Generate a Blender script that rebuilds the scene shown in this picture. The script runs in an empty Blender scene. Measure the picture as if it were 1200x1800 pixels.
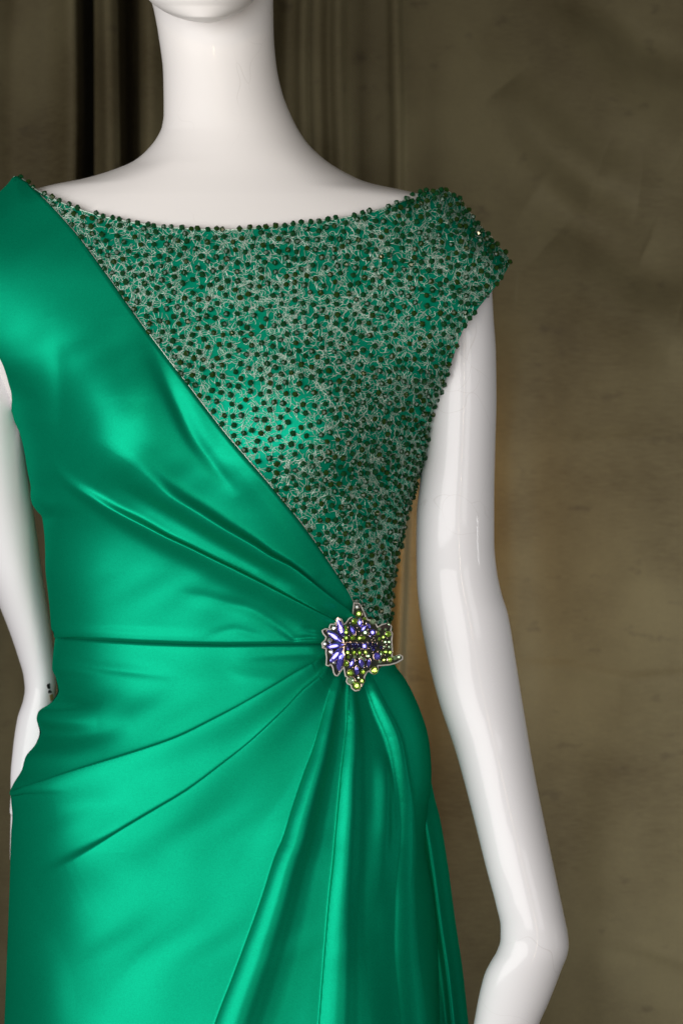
import bpy, math, random
import numpy as np
from mathutils import Vector, Matrix

random.seed(7)
rng = np.random.default_rng(7)
scene = bpy.context.scene
COL = scene.collection

# ------------------------------------------------------------------ camera
CAM_D, CAM_Z, FPX = 1.8, 1.18, 4118.0          # metres, metres, focal length in photo pixels
cam_data = bpy.data.cameras.new('camera')
cam = bpy.data.objects.new('camera', cam_data)
COL.objects.link(cam)
cam.location = (0, -CAM_D, CAM_Z)
cam.rotation_euler = (math.pi / 2, 0, 0)
cam_data.sensor_fit = 'VERTICAL'
cam_data.sensor_height = 36.0
cam_data.sensor_width = 24.0
cam_data.lens = FPX / 1800.0 * 36.0
cam_data.clip_end = 50
cam_data.dof.use_dof = True
cam_data.dof.focus_distance = 1.72
cam_data.dof.aperture_fstop = 7.1
scene.camera = cam

# ------------------------------------------------------------------ world and lamps (indoor, window light)
world = bpy.data.worlds.new('World')
scene.world = world
world.use_nodes = True
bg = world.node_tree.nodes['Background']
bg.inputs[0].default_value = (0.62, 0.72, 0.85, 1)
bg.inputs[1].default_value = 0.028

def area(name, loc, target, sx, sy, power, color, spread=180):
    d = bpy.data.lights.new(name, 'AREA')
    d.shape = 'RECTANGLE'; d.size = sx; d.size_y = sy; d.energy = power; d.color = color; d.spread = math.radians(spread)
    o = bpy.data.objects.new(name, d); COL.objects.link(o)
    o.location = loc
    o.rotation_euler = (Vector(target) - Vector(loc)).to_track_quat('-Z', 'Y').to_euler()
    return o
area('window_light', (-1.35, -2.32, 1.20), (0.0, 0, 1.12), 3.6, 1.3, 80, (1.0, 0.98, 0.96))
area('fill_light', (1.5, -2.2, 1.25), (0.05, 0, 1.1), 0.7, 1.0, 7, (1.0, 0.98, 0.96))  # added weak fill, brightens right side of arm, neck and skirt
area('curtain_fill', (1.15, -0.15, 0.80), (0.55, 0.42, 0.98), 0.3, 0.6, 5.0, (0.95, 0.96, 0.95), 70)  # added unseen light, only brightens the lower right curtain; no known doorway
area('strip_lamp', (0.78, -2.5, 1.0), (0.1, 0, 1.0), 0.03, 2.0, 6.0, (1.0, 0.84, 0.62))
area('bulb_lamp', (-0.55, -2.4, 2.05), (0.0, 0, 1.2), 0.10, 0.10, 3.0, (1.0, 0.78, 0.5))
area('curtain_lamp', (0.0, 0.17, 1.20), (0.06, 0.45, 1.13), 0.06, 0.22, 0.50, (1.0, 0.62, 0.28), 110)
vs = scene.view_settings
vs.view_transform = 'Standard'; vs.look = 'None'; vs.exposure = 0.0; vs.gamma = 1.0
vs.use_curve_mapping = False

# ------------------------------------------------------------------ helpers
def P3(px, py, y):
    """point at depth y (metres behind the mannequin's mid plane) seen at photo pixel px, py"""
    px, py, y = np.broadcast_arrays(np.asarray(px, float), np.asarray(py, float), np.asarray(y, float))
    k = (y + CAM_D) / FPX
    return np.stack([(px - 600) * k, y, CAM_Z - (py - 900) * k], axis=-1)

def ip(x, pts):
    a = np.array(pts, float)
    return np.interp(x, a[:, 0], a[:, 1])

def pchip(x, pts):
    """smooth monotone-ish interpolation (cubic Hermite)"""
    a = np.array(pts, float); xs, ys = a[:, 0], a[:, 1]
    h = np.diff(xs); dl = np.diff(ys) / h
    m = np.zeros_like(ys)
    m[0], m[-1] = dl[0], dl[-1]
    for i in range(1, len(ys) - 1):
        if dl[i-1] * dl[i] > 0:
            w1, w2 = 2*h[i] + h[i-1], h[i] + 2*h[i-1]
            m[i] = (w1 + w2) / (w1/dl[i-1] + w2/dl[i])
    x = np.asarray(x, float)
    i = np.clip(np.searchsorted(xs, x) - 1, 0, len(h) - 1)
    t = np.clip((x - xs[i]) / h[i], 0, 1)
    return ((1+2*t)*(1-t)**2*ys[i] + t*(1-t)**2*h[i]*m[i] + t*t*(3-2*t)*ys[i+1] + t*t*(t-1)*h[i]*m[i+1])

def link(name, mesh, mat=None, parent=None, smooth=True):
    o = bpy.data.objects.new(name, mesh); COL.objects.link(o)
    if mat and not mesh.materials: mesh.materials.append(mat)
    if parent: o.parent = parent
    if smooth and len(mesh.polygons):
        mesh.polygons.foreach_set('use_smooth', [True] * len(mesh.polygons))
    return o

def pyd(name, verts, faces):
    me = bpy.data.meshes.new(name)
    me.from_pydata([tuple(v) for v in verts], [], [tuple(f) for f in faces])
    me.update()
    return me

def grid_faces(nr, nc, wrap=False):
    r = np.arange(nr - 1)[:, None]
    c = np.arange(nc if wrap else nc - 1)[None, :]
    c2 = (c + 1) % nc
    return np.stack([r*nc + c, r*nc + c2, (r+1)*nc + c2, (r+1)*nc + c], -1).reshape(-1, 4)

def grid_mesh(name, G, wrap=False, cap=False):
    nr, nc = G.shape[:2]
    f = grid_faces(nr, nc, wrap).tolist()
    if cap:
        f.append(list(range(nc))[::-1]); f.append([(nr-1)*nc + i for i in range(nc)])
    return pyd(name, G.reshape(-1, 3), f)

def tube(path, rad, sides=6, cap=True):
    path = np.asarray(path, float); n = len(path)
    rad = np.broadcast_to(np.asarray(rad, float), (n,))
    T = np.gradient(path, axis=0); T /= np.linalg.norm(T, axis=1)[:, None] + 1e-12
    up = np.array([0.31, -0.9, 0.22])
    A = np.cross(T, up); A /= np.linalg.norm(A, axis=1)[:, None] + 1e-12
    B = np.cross(T, A)
    th = np.linspace(0, 2*math.pi, sides, endpoint=False)
    G = path[:, None] + rad[:, None, None]*(np.cos(th)[None, :, None]*A[:, None] + np.sin(th)[None, :, None]*B[:, None])
    f = grid_faces(n, sides, True).tolist()
    if cap: f += [list(range(sides))[::-1], [(n-1)*sides + i for i in range(sides)]]
    return G.reshape(-1, 3), f

class MB:
    def __init__(s): s.v = []; s.f = []; s.n = 0
    def add(s, v, f):
        s.v.append(np.asarray(v, float)); s.f += [[i + s.n for i in q] for q in f]; s.n += len(v); return s
    def mesh(s, name): return pyd(name, np.concatenate(s.v), s.f)

def empty(name, loc, label, cat, group=None):
    o = bpy.data.objects.new(name, None); COL.objects.link(o)
    o.location = loc; o.empty_display_size = 0.05
    o['label'] = label; o['category'] = cat
    if group: o['group'] = group
    return o

def par(o, p):
    o.parent = p
    q = p; off = Vector((0, 0, 0))
    while q: off += q.location; q = q.parent
    o.location = o.location - off
    return o

# ------------------------------------------------------------------ materials
def mat(name):
    m = bpy.data.materials.new(name); m.use_nodes = True
    nt = m.node_tree
    return m, nt, nt.nodes['Principled BSDF']
def N(nt, t, **kw):
    n = nt.nodes.new(t)
    for k, v in kw.items():
        if k in n.inputs: n.inputs[k].default_value = v
        else: setattr(n, k, v)
    return n
def simple(name, col, rough, metal=0.0, **kw):
    m, nt, b = mat(name)
    b.inputs['Base Color'].default_value = (*col, 1)
    b.inputs['Roughness'].default_value = rough
    b.inputs['Metallic'].default_value = metal
    for k, v in kw.items(): b.inputs[k].default_value = v
    return m
def objco(nt, scale=(1, 1, 1)):
    tc = N(nt, 'ShaderNodeTexCoord'); mp = N(nt, 'ShaderNodeMapping')
    mp.inputs['Scale'].default_value = scale
    nt.links.new(tc.outputs['Object'], mp.inputs[0]); return mp.outputs[0]
def mixcol(nt, fac, a, b):
    m = N(nt, 'ShaderNodeMix', data_type='RGBA')
    for s, v in ((0, fac), (6, a), (7, b)):
        if hasattr(v, 'is_linked'): nt.links.new(v, m.inputs[s])
        else: m.inputs[s].default_value = v if s == 0 else (*v, 1)
    return m.outputs[2]
def ramp(nt, src, p0, p1):
    r = N(nt, 'ShaderNodeValToRGB'); r.color_ramp.elements[0].position = p0; r.color_ramp.elements[1].position = p1
    nt.links.new(src, r.inputs[0]); return r.outputs[0]

def satin(name, col, rough=0.42, gloss=0.4):
    m, nt, b = mat(name)
    nt.nodes.remove(b)
    co = objco(nt)
    n1 = N(nt, 'ShaderNodeTexNoise', Scale=1100.0, Detail=3.0); nt.links.new(co, n1.inputs['Vector'])
    n2 = N(nt, 'ShaderNodeTexNoise', Scale=9.0, Detail=3.0); nt.links.new(co, n2.inputs['Vector'])
    di = N(nt, 'ShaderNodeBsdfDiffuse'); gl = N(nt, 'ShaderNodeBsdfAnisotropic', distribution='GGX')
    nt.links.new(mixcol(nt, n1.outputs[0], tuple(x*0.74 for x in col), tuple(x*1.26 for x in col)), di.inputs[0])
    gc = (0.004, min(1, col[1]*1.9), min(1, col[2]*2.05))
    nt.links.new(mixcol(nt, n1.outputs[0], tuple(x*0.75 for x in gc), tuple(x*1.25 for x in gc)), gl.inputs[0])
    mr = N(nt, 'ShaderNodeMapRange'); mr.inputs[3].default_value = rough - 0.03; mr.inputs[4].default_value = rough + 0.05
    nt.links.new(n2.outputs[0], mr.inputs[0]); nt.links.new(mr.outputs[0], gl.inputs['Roughness'])
    bu = N(nt, 'ShaderNodeBump', Strength=0.10, Distance=0.0004)
    nt.links.new(n1.outputs[0], bu.inputs['Height'])
    for q in (di, gl): nt.links.new(bu.outputs[0], q.inputs['Normal'])
    mx = N(nt, 'ShaderNodeMixShader'); mx.inputs[0].default_value = gloss
    nt.links.new(di.outputs[0], mx.inputs[1]); nt.links.new(gl.outputs[0], mx.inputs[2])
    nt.links.new(mx.outputs[0], nt.nodes['Material Output'].inputs[0])
    return m
M_satin = satin('green_satin', (0.001, 0.215, 0.110), 0.43, 0.44)
M_lining = satin('green_lining', (0.002, 0.22, 0.125), 0.45, 0.35)
M_thread = simple('silver_thread', (0.54, 0.66, 0.57), 0.28, 0.4)
M_bead = simple('dark_green_glass', (0.006, 0.050, 0.015), 0.08, 0.0, **{'IOR': 1.5, 'Specular IOR Level': 0.30})
M_bead2 = simple('olive_glass', (0.016, 0.044, 0.007), 0.10, 0.0, **{'IOR': 1.5, 'Specular IOR Level': 0.30})

def mannequin_mat(name, rough, coat, t=(1, 1, 1)):
    m, nt, b = mat(name)
    co = objco(nt)
    n = N(nt, 'ShaderNodeTexNoise', Scale=7.0, Detail=4.0); nt.links.new(co, n.inputs['Vector'])
    c = mixcol(nt, n.outputs[0], (0.83*t[0], 0.80*t[1], 0.785*t[2]), (0.87*t[0], 0.845*t[1], 0.83*t[2]))
    # hairline scratches
    w = N(nt, 'ShaderNodeTexVoronoi', feature='DISTANCE_TO_EDGE', Scale=11.0)
    nz = N(nt, 'ShaderNodeTexNoise', Scale=9.0, Detail=2.0); nt.links.new(co, nz.inputs['Vector'])
    mx = N(nt, 'ShaderNodeMix', data_type='VECTOR'); mx.inputs[0].default_value = 0.25
    nt.links.new(co, mx.inputs[4]); nt.links.new(nz.outputs[1], mx.inputs[5]); nt.links.new(mx.outputs[1], w.inputs['Vector'])
    e = ramp(nt, w.outputs[0], 0.0015, 0.004)
    gate = ramp(nt, n.outputs[0], 0.52, 0.60)
    inv = N(nt, 'ShaderNodeMath', operation='SUBTRACT'); inv.inputs[0].default_value = 1.0; nt.links.new(e, inv.inputs[1])
    mu = N(nt, 'ShaderNodeMath', operation='MULTIPLY'); nt.links.new(inv.outputs[0], mu.inputs[0]); nt.links.new(gate, mu.inputs[1])
    mu2 = N(nt, 'ShaderNodeMath', operation='MULTIPLY'); nt.links.new(mu.outputs[0], mu2.inputs[0]); mu2.inputs[1].default_value = 0.22
    c = mixcol(nt, mu2.outputs[0], c, (0.35, 0.30, 0.27))
    nt.links.new(c, b.inputs['Base Color'])
    b.inputs['Roughness'].default_value = rough
    b.inputs['Specular IOR Level'].default_value = 0.3; b.inputs['Coat Weight'].default_value = coat; b.inputs['Coat Roughness'].default_value = 0.04
    b.inputs['Subsurface Weight'].default_value = 0.0
    return m
M_body = mannequin_mat('white_lacquer', 0.38, 0.12)
M_arm = mannequin_mat('white_gloss', 0.45, 0.38, (0.94, 0.965, 1.02))
M_black = simple('black_paint', (0.01, 0.01, 0.01), 0.4)
M_ochre = simple('ochre_stain', (0.40, 0.30, 0.10), 0.5)
M_steel = simple('brushed_steel', (0.4, 0.4, 0.4), 0.4, 1.0)

def curtain_mat():
    m, nt, b = mat('olive_velvet')
    co = objco(nt)
    st = objco(nt, (12, 12, 260))
    n1 = N(nt, 'ShaderNodeTexNoise', Scale=6.0, Detail=5.0, Roughness=0.55); nt.links.new(co, n1.inputs['Vector'])
    n2 = N(nt, 'ShaderNodeTexNoise', Scale=7.0, Detail=4.0, Roughness=0.6); nt.links.new(st, n2.inputs['Vector'])
    n3 = N(nt, 'ShaderNodeTexNoise', Scale=26.0, Detail=5.0, Roughness=0.6); nt.links.new(objco(nt, (1, 1, 1.8)), n3.inputs['Vector'])
    n4 = N(nt, 'ShaderNodeTexNoise', Scale=900.0, Detail=1.0); nt.links.new(objco(nt, (0.6, 0.6, 1.2)), n4.inputs['Vector'])
    c = mixcol(nt, ramp(nt, n1.outputs[0], 0.34, 0.68), (0.031, 0.0210, 0.0070), (0.096, 0.081, 0.041))
    c = mixcol(nt, ramp(nt, n2.outputs[0], 0.30, 0.95), c, (0.100, 0.084, 0.042))
    stain = ramp(nt, n3.outputs[0], 0.62, 0.76)
    sm = N(nt, 'ShaderNodeMath', operation='MULTIPLY'); nt.links.new(stain, sm.inputs[0]); sm.inputs[1].default_value = 0.8
    c = mixcol(nt, sm.outputs[0], c, (0.030, 0.022, 0.011))
    wv = N(nt, 'ShaderNodeMath', operation='MULTIPLY'); nt.links.new(n4.outputs[0], wv.inputs[0]); wv.inputs[1].default_value = 0.5
    c = mixcol(nt, wv.outputs[0], c, (0.042, 0.035, 0.022))
    nt.links.new(c, b.inputs['Base Color'])
    b.inputs['Roughness'].default_value = 0.7; b.inputs['Specular IOR Level'].default_value = 0.12
    b.inputs['Sheen Weight'].default_value = 0.0; b.inputs['Sheen Roughness'].default_value = 0.35
    b.inputs['Sheen Tint'].default_value = (0.9, 0.85, 0.65, 1)
    ad = N(nt, 'ShaderNodeMath', operation='ADD'); nt.links.new(n2.outputs[0], ad.inputs[0]); nt.links.new(n4.outputs[0], ad.inputs[1])
    bu = N(nt, 'ShaderNodeBump', Strength=0.22, Distance=0.0012); nt.links.new(ad.outputs[0], bu.inputs['Height'])
    nt.links.new(bu.outputs[0], b.inputs['Normal'])
    return m
M_curtain = curtain_mat()
def noisy(name, a, bcol, scale, rough):
    m, nt, b = mat(name)
    n = N(nt, 'ShaderNodeTexNoise', Scale=scale, Detail=5.0); nt.links.new(objco(nt), n.inputs['Vector'])
    nt.links.new(mixcol(nt, n.outputs[0], a, bcol), b.inputs['Base Color']); b.inputs['Roughness'].default_value = rough
    return m
M_floor = noisy('dark_floorboards', (0.05, 0.035, 0.02), (0.09, 0.065, 0.04), 12, 0.5)
M_wall = noisy('dark_plaster', (0.02, 0.018, 0.014), (0.035, 0.03, 0.024), 5, 0.9)
M_cord = noisy('silver_cord', (0.40, 0.38, 0.35), (0.66, 0.64, 0.60), 900, 0.6)
def gem(name, col, rough=0.06, trans=0.0):
    return simple(name, col, 0.10, 0.7, **{'IOR': 1.75, 'Specular IOR Level': 0.9, 'Coat Weight': 0.6, 'Coat Roughness': 0.03})
M_blue = gem('sapphire_glass', (0.17, 0.15, 0.80))
M_navy = gem('navy_glass', (0.04, 0.035, 0.17))
M_lime = gem('lime_glass', (0.36, 0.62, 0.05))
M_pale = gem('pale_green_glass', (0.42, 0.62, 0.36))
M_clear = gem('clear_glass', (0.62, 0.64, 0.62))
M_plate = simple('dark_plate', (0.06, 0.07, 0.05), 0.4, 0.6)
M_gold = simple('rose_gold', (0.75, 0.56, 0.45), 0.25, 1.0)

# ------------------------------------------------------------------ setting: floor, wall, curtains
fl = link('floor', pyd('floor', [(-4, -4, 0), (4, -4, 0), (4, 4, 0), (-4, 4, 0)], [(0, 1, 2, 3)]), M_floor); fl['kind'] = 'structure'
wl = link('wall_back', pyd('wall_back', [(-4, 0.9, 0), (4, 0.9, 0), (4, 0.9, 3), (-4, 0.9, 3)], [(0, 1, 2, 3)]), M_wall); wl['kind'] = 'structure'

CY = 0.40
KC = (CY + CAM_D) / FPX
def g(x, c, w): return np.exp(-((x - c) / w) ** 2)
def curtain(name, x0, x1, fn, label, n):
    px = np.linspace(x0, x1, n)
    zz = np.concatenate([np.linspace(0.004, 0.7, 25), np.linspace(0.71, 1.65, 330), np.linspace(1.66, 2.5, 25)])
    X, Z = np.meshgrid((px - 600) * KC, zz)
    PX = np.broadcast_to(px, X.shape); PY = 900 - (Z - CAM_Z) / KC
    Y = fn(PX, PY)
    me = grid_mesh(name, np.stack([X, Y, Z], -1))
    o = link(name, me, M_curtain)
    sd = o.modifiers.new('thickness', 'SOLIDIFY'); sd.thickness = 0.002; sd.offset = 1.0
    o['label'] = label; o['category'] = 'curtain'
    return o
def left_fn(x, y):
    x = x + 5*np.sin(y/210.0) + 3*np.sin(y/90.0 + x/60.0)
    d = CY + 0.009*np.sin(x/30.0 + 0.4*np.sin(y/300.)) + 0.0022*np.sin(x/12.0 + y/900.)
    lean = 155 + 0.0075*(y - 150)
    return d + 0.10*np.clip(1 - (lean - x)/22.0, 0, 1)**2 - 0.008*g(x, 135, 18)
def fold_line(x, y, pts, amp, w, wl=None):
    """soft crease running through pts (photo px); returns height"""
    a = np.array(pts, float)
    best = np.full(x.shape, 1e9); sgn = np.zeros(x.shape); tt = np.zeros(x.shape)
    for i in range(len(a)-1):
        d = a[i+1]-a[i]; L = np.hypot(*d)
        t = np.clip(((x-a[i,0])*d[0] + (y-a[i,1])*d[1])/L**2, 0, 1)
        dx, dy = x-a[i,0]-t*d[0], y-a[i,1]-t*d[1]
        q = np.hypot(dx, dy); m = q < best
        best = np.where(m, q, best); sgn = np.where(m, d[0]*dy-d[1]*dx, sgn); tt = np.where(m, (i+t)/(len(a)-1), tt)
    ww = np.where(sgn > 0, wl or w, w)
    return amp*np.exp(-(best/ww)**2)*np.sin(np.clip(tt, 0.02, 0.98)*math.pi)**0.6
def right_fn(x, y):
    x0 = x; x = x + (4*np.sin(y/230.0 + 1) + 2.5*np.sin(y/105.0 + x/80.0))*np.clip((x-150)/100, 0, 1)
    d = np.full(x.shape, CY)
    d -= 0.030*g(x, 198 + 0.01*y, 17)
    d += 0.042*g(x, 231 + 0.008*y, 19)
    d -= 0.022*g(x, 268, 24)
    d += 0.02*g(x, 320, 30) - 0.02*g(x, 400, 40)
    d += 0.014*g(x, 508, 24)
    d -= 0.015*g(x, 538, 7) + 0.006*g(x, 562, 20)
    d -= 0.016*g(x, 600, 10); d += 0.008*g(x, 645, 34)
    d -= 0.015*g(x, 699, 8) ; d += 0.007*g(x, 735, 34)
    d += 0.012*np.clip((x-760)/400, 0, 1.5)**1.5
    f = fold_line
    d -= f(x, y, [(880, 150), (960, 250), (1040, 320), (1130, 330)], 0.018, 55, 40)
    d += f(x, y, [(940, 330), (1040, 400), (1120, 470), (1250, 480)], 0.016, 60)
    d -= f(x, y, [(960, 420), (1060, 510), (1180, 590), (1300, 600)], 0.014, 70, 60)
    d += f(x, y, [(1000, -50), (1150, 60), (1300, 130)], 0.02, 60)
    d -= f(x, y, [(880, -40), (980, 60), (1100, 200), (1210, 260)], 0.010, 50)
    d -= f(x, y, [(900, 1165), (1000, 1172), (1110, 1195), (1260, 1180)], 0.0025, 7, 18)
    d -= f(x, y, [(1080, 1655), (1140, 1670), (1200, 1690), (1280, 1720)], 0.002, 8, 14)
    d -= f(x, y, [(1090, 1290), (1075, 1500), (1065, 1700), (1060, 1900)], 0.003, 60, 40)
    d -= f(x, y, [(905, 770), (1000, 780), (1120, 770), (1250, 790)], 0.0012, 14, 30)
    d -= f(x, y, [(900, 560), (880, 800), (890, 1000), (900, 1300)], 0.010, 40, 60)
    d += 0.003*np.sin(x/97.0 + y/330.0 + 1.3*np.sin(y/410.0)) + 0.0015*np.sin(x/61.0 - y/140.0 + np.sin(x/130.0))
    return d
curtain('curtain', -420, 176, left_fn, 'dark olive curtain strip with soft vertical ripples beside the black gap behind satin shoulder', 220)
curtain('curtain', 168, 1650, right_fn, 'wide stained olive brown curtain with creases behind the white neck and beaded shoulder', 620)

# ------------------------------------------------------------------ body and dress shape functions (photo px -> depth)
# virtual outline of the dress, right and left, by photo row
XR = [(300, 728), (312, 745), (333, 775), (345, 800), (370, 820), (395, 840), (425, 867), (455, 893), (475, 896), (510, 892), (560, 876), (620, 845),
      (690, 785), (745, 760), (793, 750), (837, 732), (887, 717), (922, 708), (955, 702), (997, 692), (1030, 688), (1077, 684), (1130, 686),
      (1166, 693), (1194, 712), (1229, 730), (1259, 742), (1289, 751), (1322, 756), (1362, 758), (1385, 757), (1410, 753), (1450, 748), (1482, 746),
      (1523, 752), (1586, 763), (1669, 769), (1800, 773), (3600, 960)]
XL = [(300, 42), (312, 26), (330, 12), (345, -3), (370, -28), (395, -55), (425, -90), (455, -123), (475, -126), (510, -120), (560, -105), (620, -70),
      (680, -5), (722, 22), (739, 27), (756, 35), (793, 45), (824, 50), (855, 57), (880, 60), (909, 75), (940, 80), (997, 83), (1060, 89), (1112, 93),
      (1119, 97), (1140, 95), (1158, 93), (1174, 92), (1193, 99), (1213, 102), (1232, 93), (1252, 69), (1267, 66), (1287, 70), (1306, 64), (1329, 47),
      (1353, 39), (1380, 23), (1391, 19), (1399, 23), (1430, 23), (1469, 20), (1566, 17), (1644, 14), (1800, 8), (3600, -170)]
BD = [(300, .050), (340, .060), (400, .071), (500, .086), (600, .096), (700, .103), (800, .104), (900, .099), (1000, .092), (1130, .088),
      (1200, .0915), (1300, .0985), (1400, .1055), (1600, .115), (1800, .121), (3600, .21)]
SH_R = [(725, 341), (770, 333), (800, 345), (840, 395), (893, 455)]
SH_L = [(52, 321), (28, 311), (-3, 345), (-55, 395), (-123, 455)]
def polydist(x, y, pts):
    a = np.array(pts, float); best = np.full(np.shape(x), 1e9)
    for i in range(len(a)-1):
        d = a[i+1]-a[i]; L2 = (d**2).sum()
        t = np.clip(((x-a[i,0])*d[0] + (y-a[i,1])*d[1])/L2, 0, 1)
        best = np.minimum(best, np.hypot(x-a[i,0]-t*d[0], y-a[i,1]-t*d[1]))
    return best
_rr = np.arange(150, 3800.0, 2.0)
_k = np.exp(-(np.arange(-60, 61)*2.0/30.0)**2); _k /= _k.sum()
def _smooth(pts):
    y = pchip(np.r_[_rr[0]-120+np.arange(60)*2.0, _rr, _rr[-1]+2+np.arange(60)*2.0], pts)
    return np.convolve(y, _k, 'valid')
_XLs, _XRs = _smooth(XL), _smooth(XR)
def depth(px, py):
    """how far (m) the dress surface stands in front of the mid plane"""
    xl, xr = pchip(py, XL), pchip(py, XR)
    ls, rs = np.interp(py, _rr, _XLs), np.interp(py, _rr, _XRs)
    s0 = np.abs(px-(ls+rs)/2)/((rs-ls)/2)
    t = np.clip((s0-0.70)/0.26, 0, 1); t = t*t*(3-2*t)
    xl, xr = ls + (xl-ls)*t, rs + (xr-rs)*t
    c, a = (xl+xr)/2, (xr-xl)/2
    s = np.clip(np.abs(px-c)/a, 0, 0.9997)
    e = 2.0 + 0.35*np.clip((py-400)/300, 0, 1) + 0.6*np.clip((py-1100)/200, 0, 1) + 0.5*np.clip((py-1300)/200, 0, 1)
    d = pchip(py, BD)*np.sqrt(1 - s**e)
    bust = 0.020*np.exp(-((px-562)/105)**2 - ((py-765)/np.where(py < 765, 150, 95))**2) \
         + 0.020*np.exp(-((px-208)/105)**2 - ((py-765)/np.where(py < 765, 150, 95))**2)
    d = d + bust*np.sqrt(1 - s**4)
    R = 46.0
    r = np.minimum(polydist(px, py, SH_R), polydist(px, py, SH_L))
    roll = np.sqrt(np.clip(1 - (1 - np.clip(r/R, 0, 1))**2, 0.0004, 1))
    return d*np.where(py < 520, roll, 1.0)
def surf(px, py, h=0.0):
    px = np.asarray(px, float); py = np.asarray(py, float)
    e = 1.2
    A = P3(px+e, py, -depth(px+e, py)) - P3(px-e, py, -depth(px-e, py))
    B = P3(px, py+e, -depth(px, py+e)) - P3(px, py-e, -depth(px, py-e))
    n = np.cross(A, B); n /= np.linalg.norm(n, axis=-1, keepdims=True) + 1e-12
    n = np.where(n[..., 1:2] > 0, -n, n)
    return P3(px, py, -depth(px, py)) + n*np.asarray(h)[..., None], n

# folds: rows of (x, y, height mm, width above/left px, width below/right px), listed from the brooch outwards
SK = [
 [(572,1153,3.5,4,14),(553,1171,4.5,4,20),(521,1189,5,4,26),(477,1216,5,4,32),(434,1241,4.5,4,36),(380,1269,4,4,36),(311,1302,3.2,4,36),(214,1335,2.8,4,36),(136,1360,3,4,36),(50,1390,3.5,4,30),(15,1396,3.5,4,30)],
 [(581,1172,3.5,4,12),(564,1196,4.5,4,20),(536,1220,5,4,28),(501,1257,5,4,34),(445,1309,4.5,4,40),(400,1344,4,4,46),(330,1395,3.5,4,50),(272,1430,3.2,4.5,55),(214,1465,2.8,5,55),(167,1496,2.6,9,55),(128,1520,2.2,14,50),(58,1551,0,18,40)],
 [(595,1188,3,3,10),(583,1222,4.5,4,15),(574,1257,5.5,4,19),(563,1296,6.5,4,24),(554,1326,7.5,4,28),(541,1361,8.5,4,33),(532,1387,9,4,36),(518,1430,9.5,4,41),(503,1478,10,4,45),(491,1506,10,4,48),(467,1580,10,4,54),(442,1650,10,4,60),(417,1717,10,4,64),(388,1796,10,5,68),(250,2300,10,10,90),(60,3600,12,20,120)],
 [(613,1205,3,3,9),(614,1270,5,3,17),(611,1309,6,4,22),(605,1357,7,4,26),(600,1411,8,4,30),(594,1478,8.5,4,34),(591,1512,8.5,4,36),(585,1570,8,4,40),(578,1650,7.5,4,45),(572,1725,7,4,50),(566,1800,7,4,55),(520,2300,8,8,80),(440,3600,10,20,110)],
 [(611,1200,2,3,3),(612,1250,2,3,3),(612,1290,0,3,3)],
 [(642,1188,3,4,9),(649,1217,5,4,14),(659,1245,6,5,17),(670,1271,6.5,5,19),(682,1301,6.5,5,20),(691,1338,6,5,20),(697,1373,5.5,5,21),(701,1408,5.5,6,23),(702,1455,5.5,9,26),(699,1502,5.5,14,32),(694,1565,5,22,40),(692,1660,5,28,50),(700,1800,5,30,60),(740,2600,5,40,80)],
 [(672,1320,0,12,10),(674,1380,3.2,14,11),(672,1440,4.2,17,12),(669,1500,3.8,20,16),(660,1570,1.8,24,22),(652,1630,0,28,26)],
 [(632,1600,0,30,30),(636,1680,2.5,40,40),(642,1760,5,45,50),(650,1850,6,50,50),(660,2600,8,60,60)],
 [(560,1290,0,20,20),(500,1390,-1.8,40,26),(440,1480,-1.8,60,30),(390,1560,0,60,40)],
 [(330,1600,0,50,50),(230,1700,-2.0,60,50),(120,1850,-2.0,70,60),(60,2000,0,70,60)],
 [(105,1160,0,9,12),(150,1170,-1.6,8,12),(233,1181,-1.4,8,14),(320,1190,0,10,14)],
 [(420,1158,0,8,12),(470,1152,-1.2,8,16),(540,1150,-1.6,8,14),(570,1150,0,8,10)],
 [(390,1175,0,8,12),(440,1190,1.2,10,16),(500,1192,0,10,12)],
 [(95,1216,-2.5,16,12),(130,1222,-1.8,14,14),(180,1238,0,14,14)],
 [(66,1258,2.5,14,14),(110,1268,1.6,16,18),(170,1272,0,16,20)],
 [(70,1287,-2.5,12,14),(120,1292,-2.4,16,18),(175,1288,-1.4,18,20),(230,1270,0,20,20)],
 [(45,1335,1.4,14,16),(110,1330,1.2,18,20),(180,1310,0,18,20)],
 [(100,1420,0,30,30),(170,1415,-1.4,30,30),(230,1395,0,26,30)],
 [(20,1590,0,40,40),(90,1640,-1.8,40,50),(130,1760,-1.2,40,60),(120,1900,0,40,60)],
]
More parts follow.
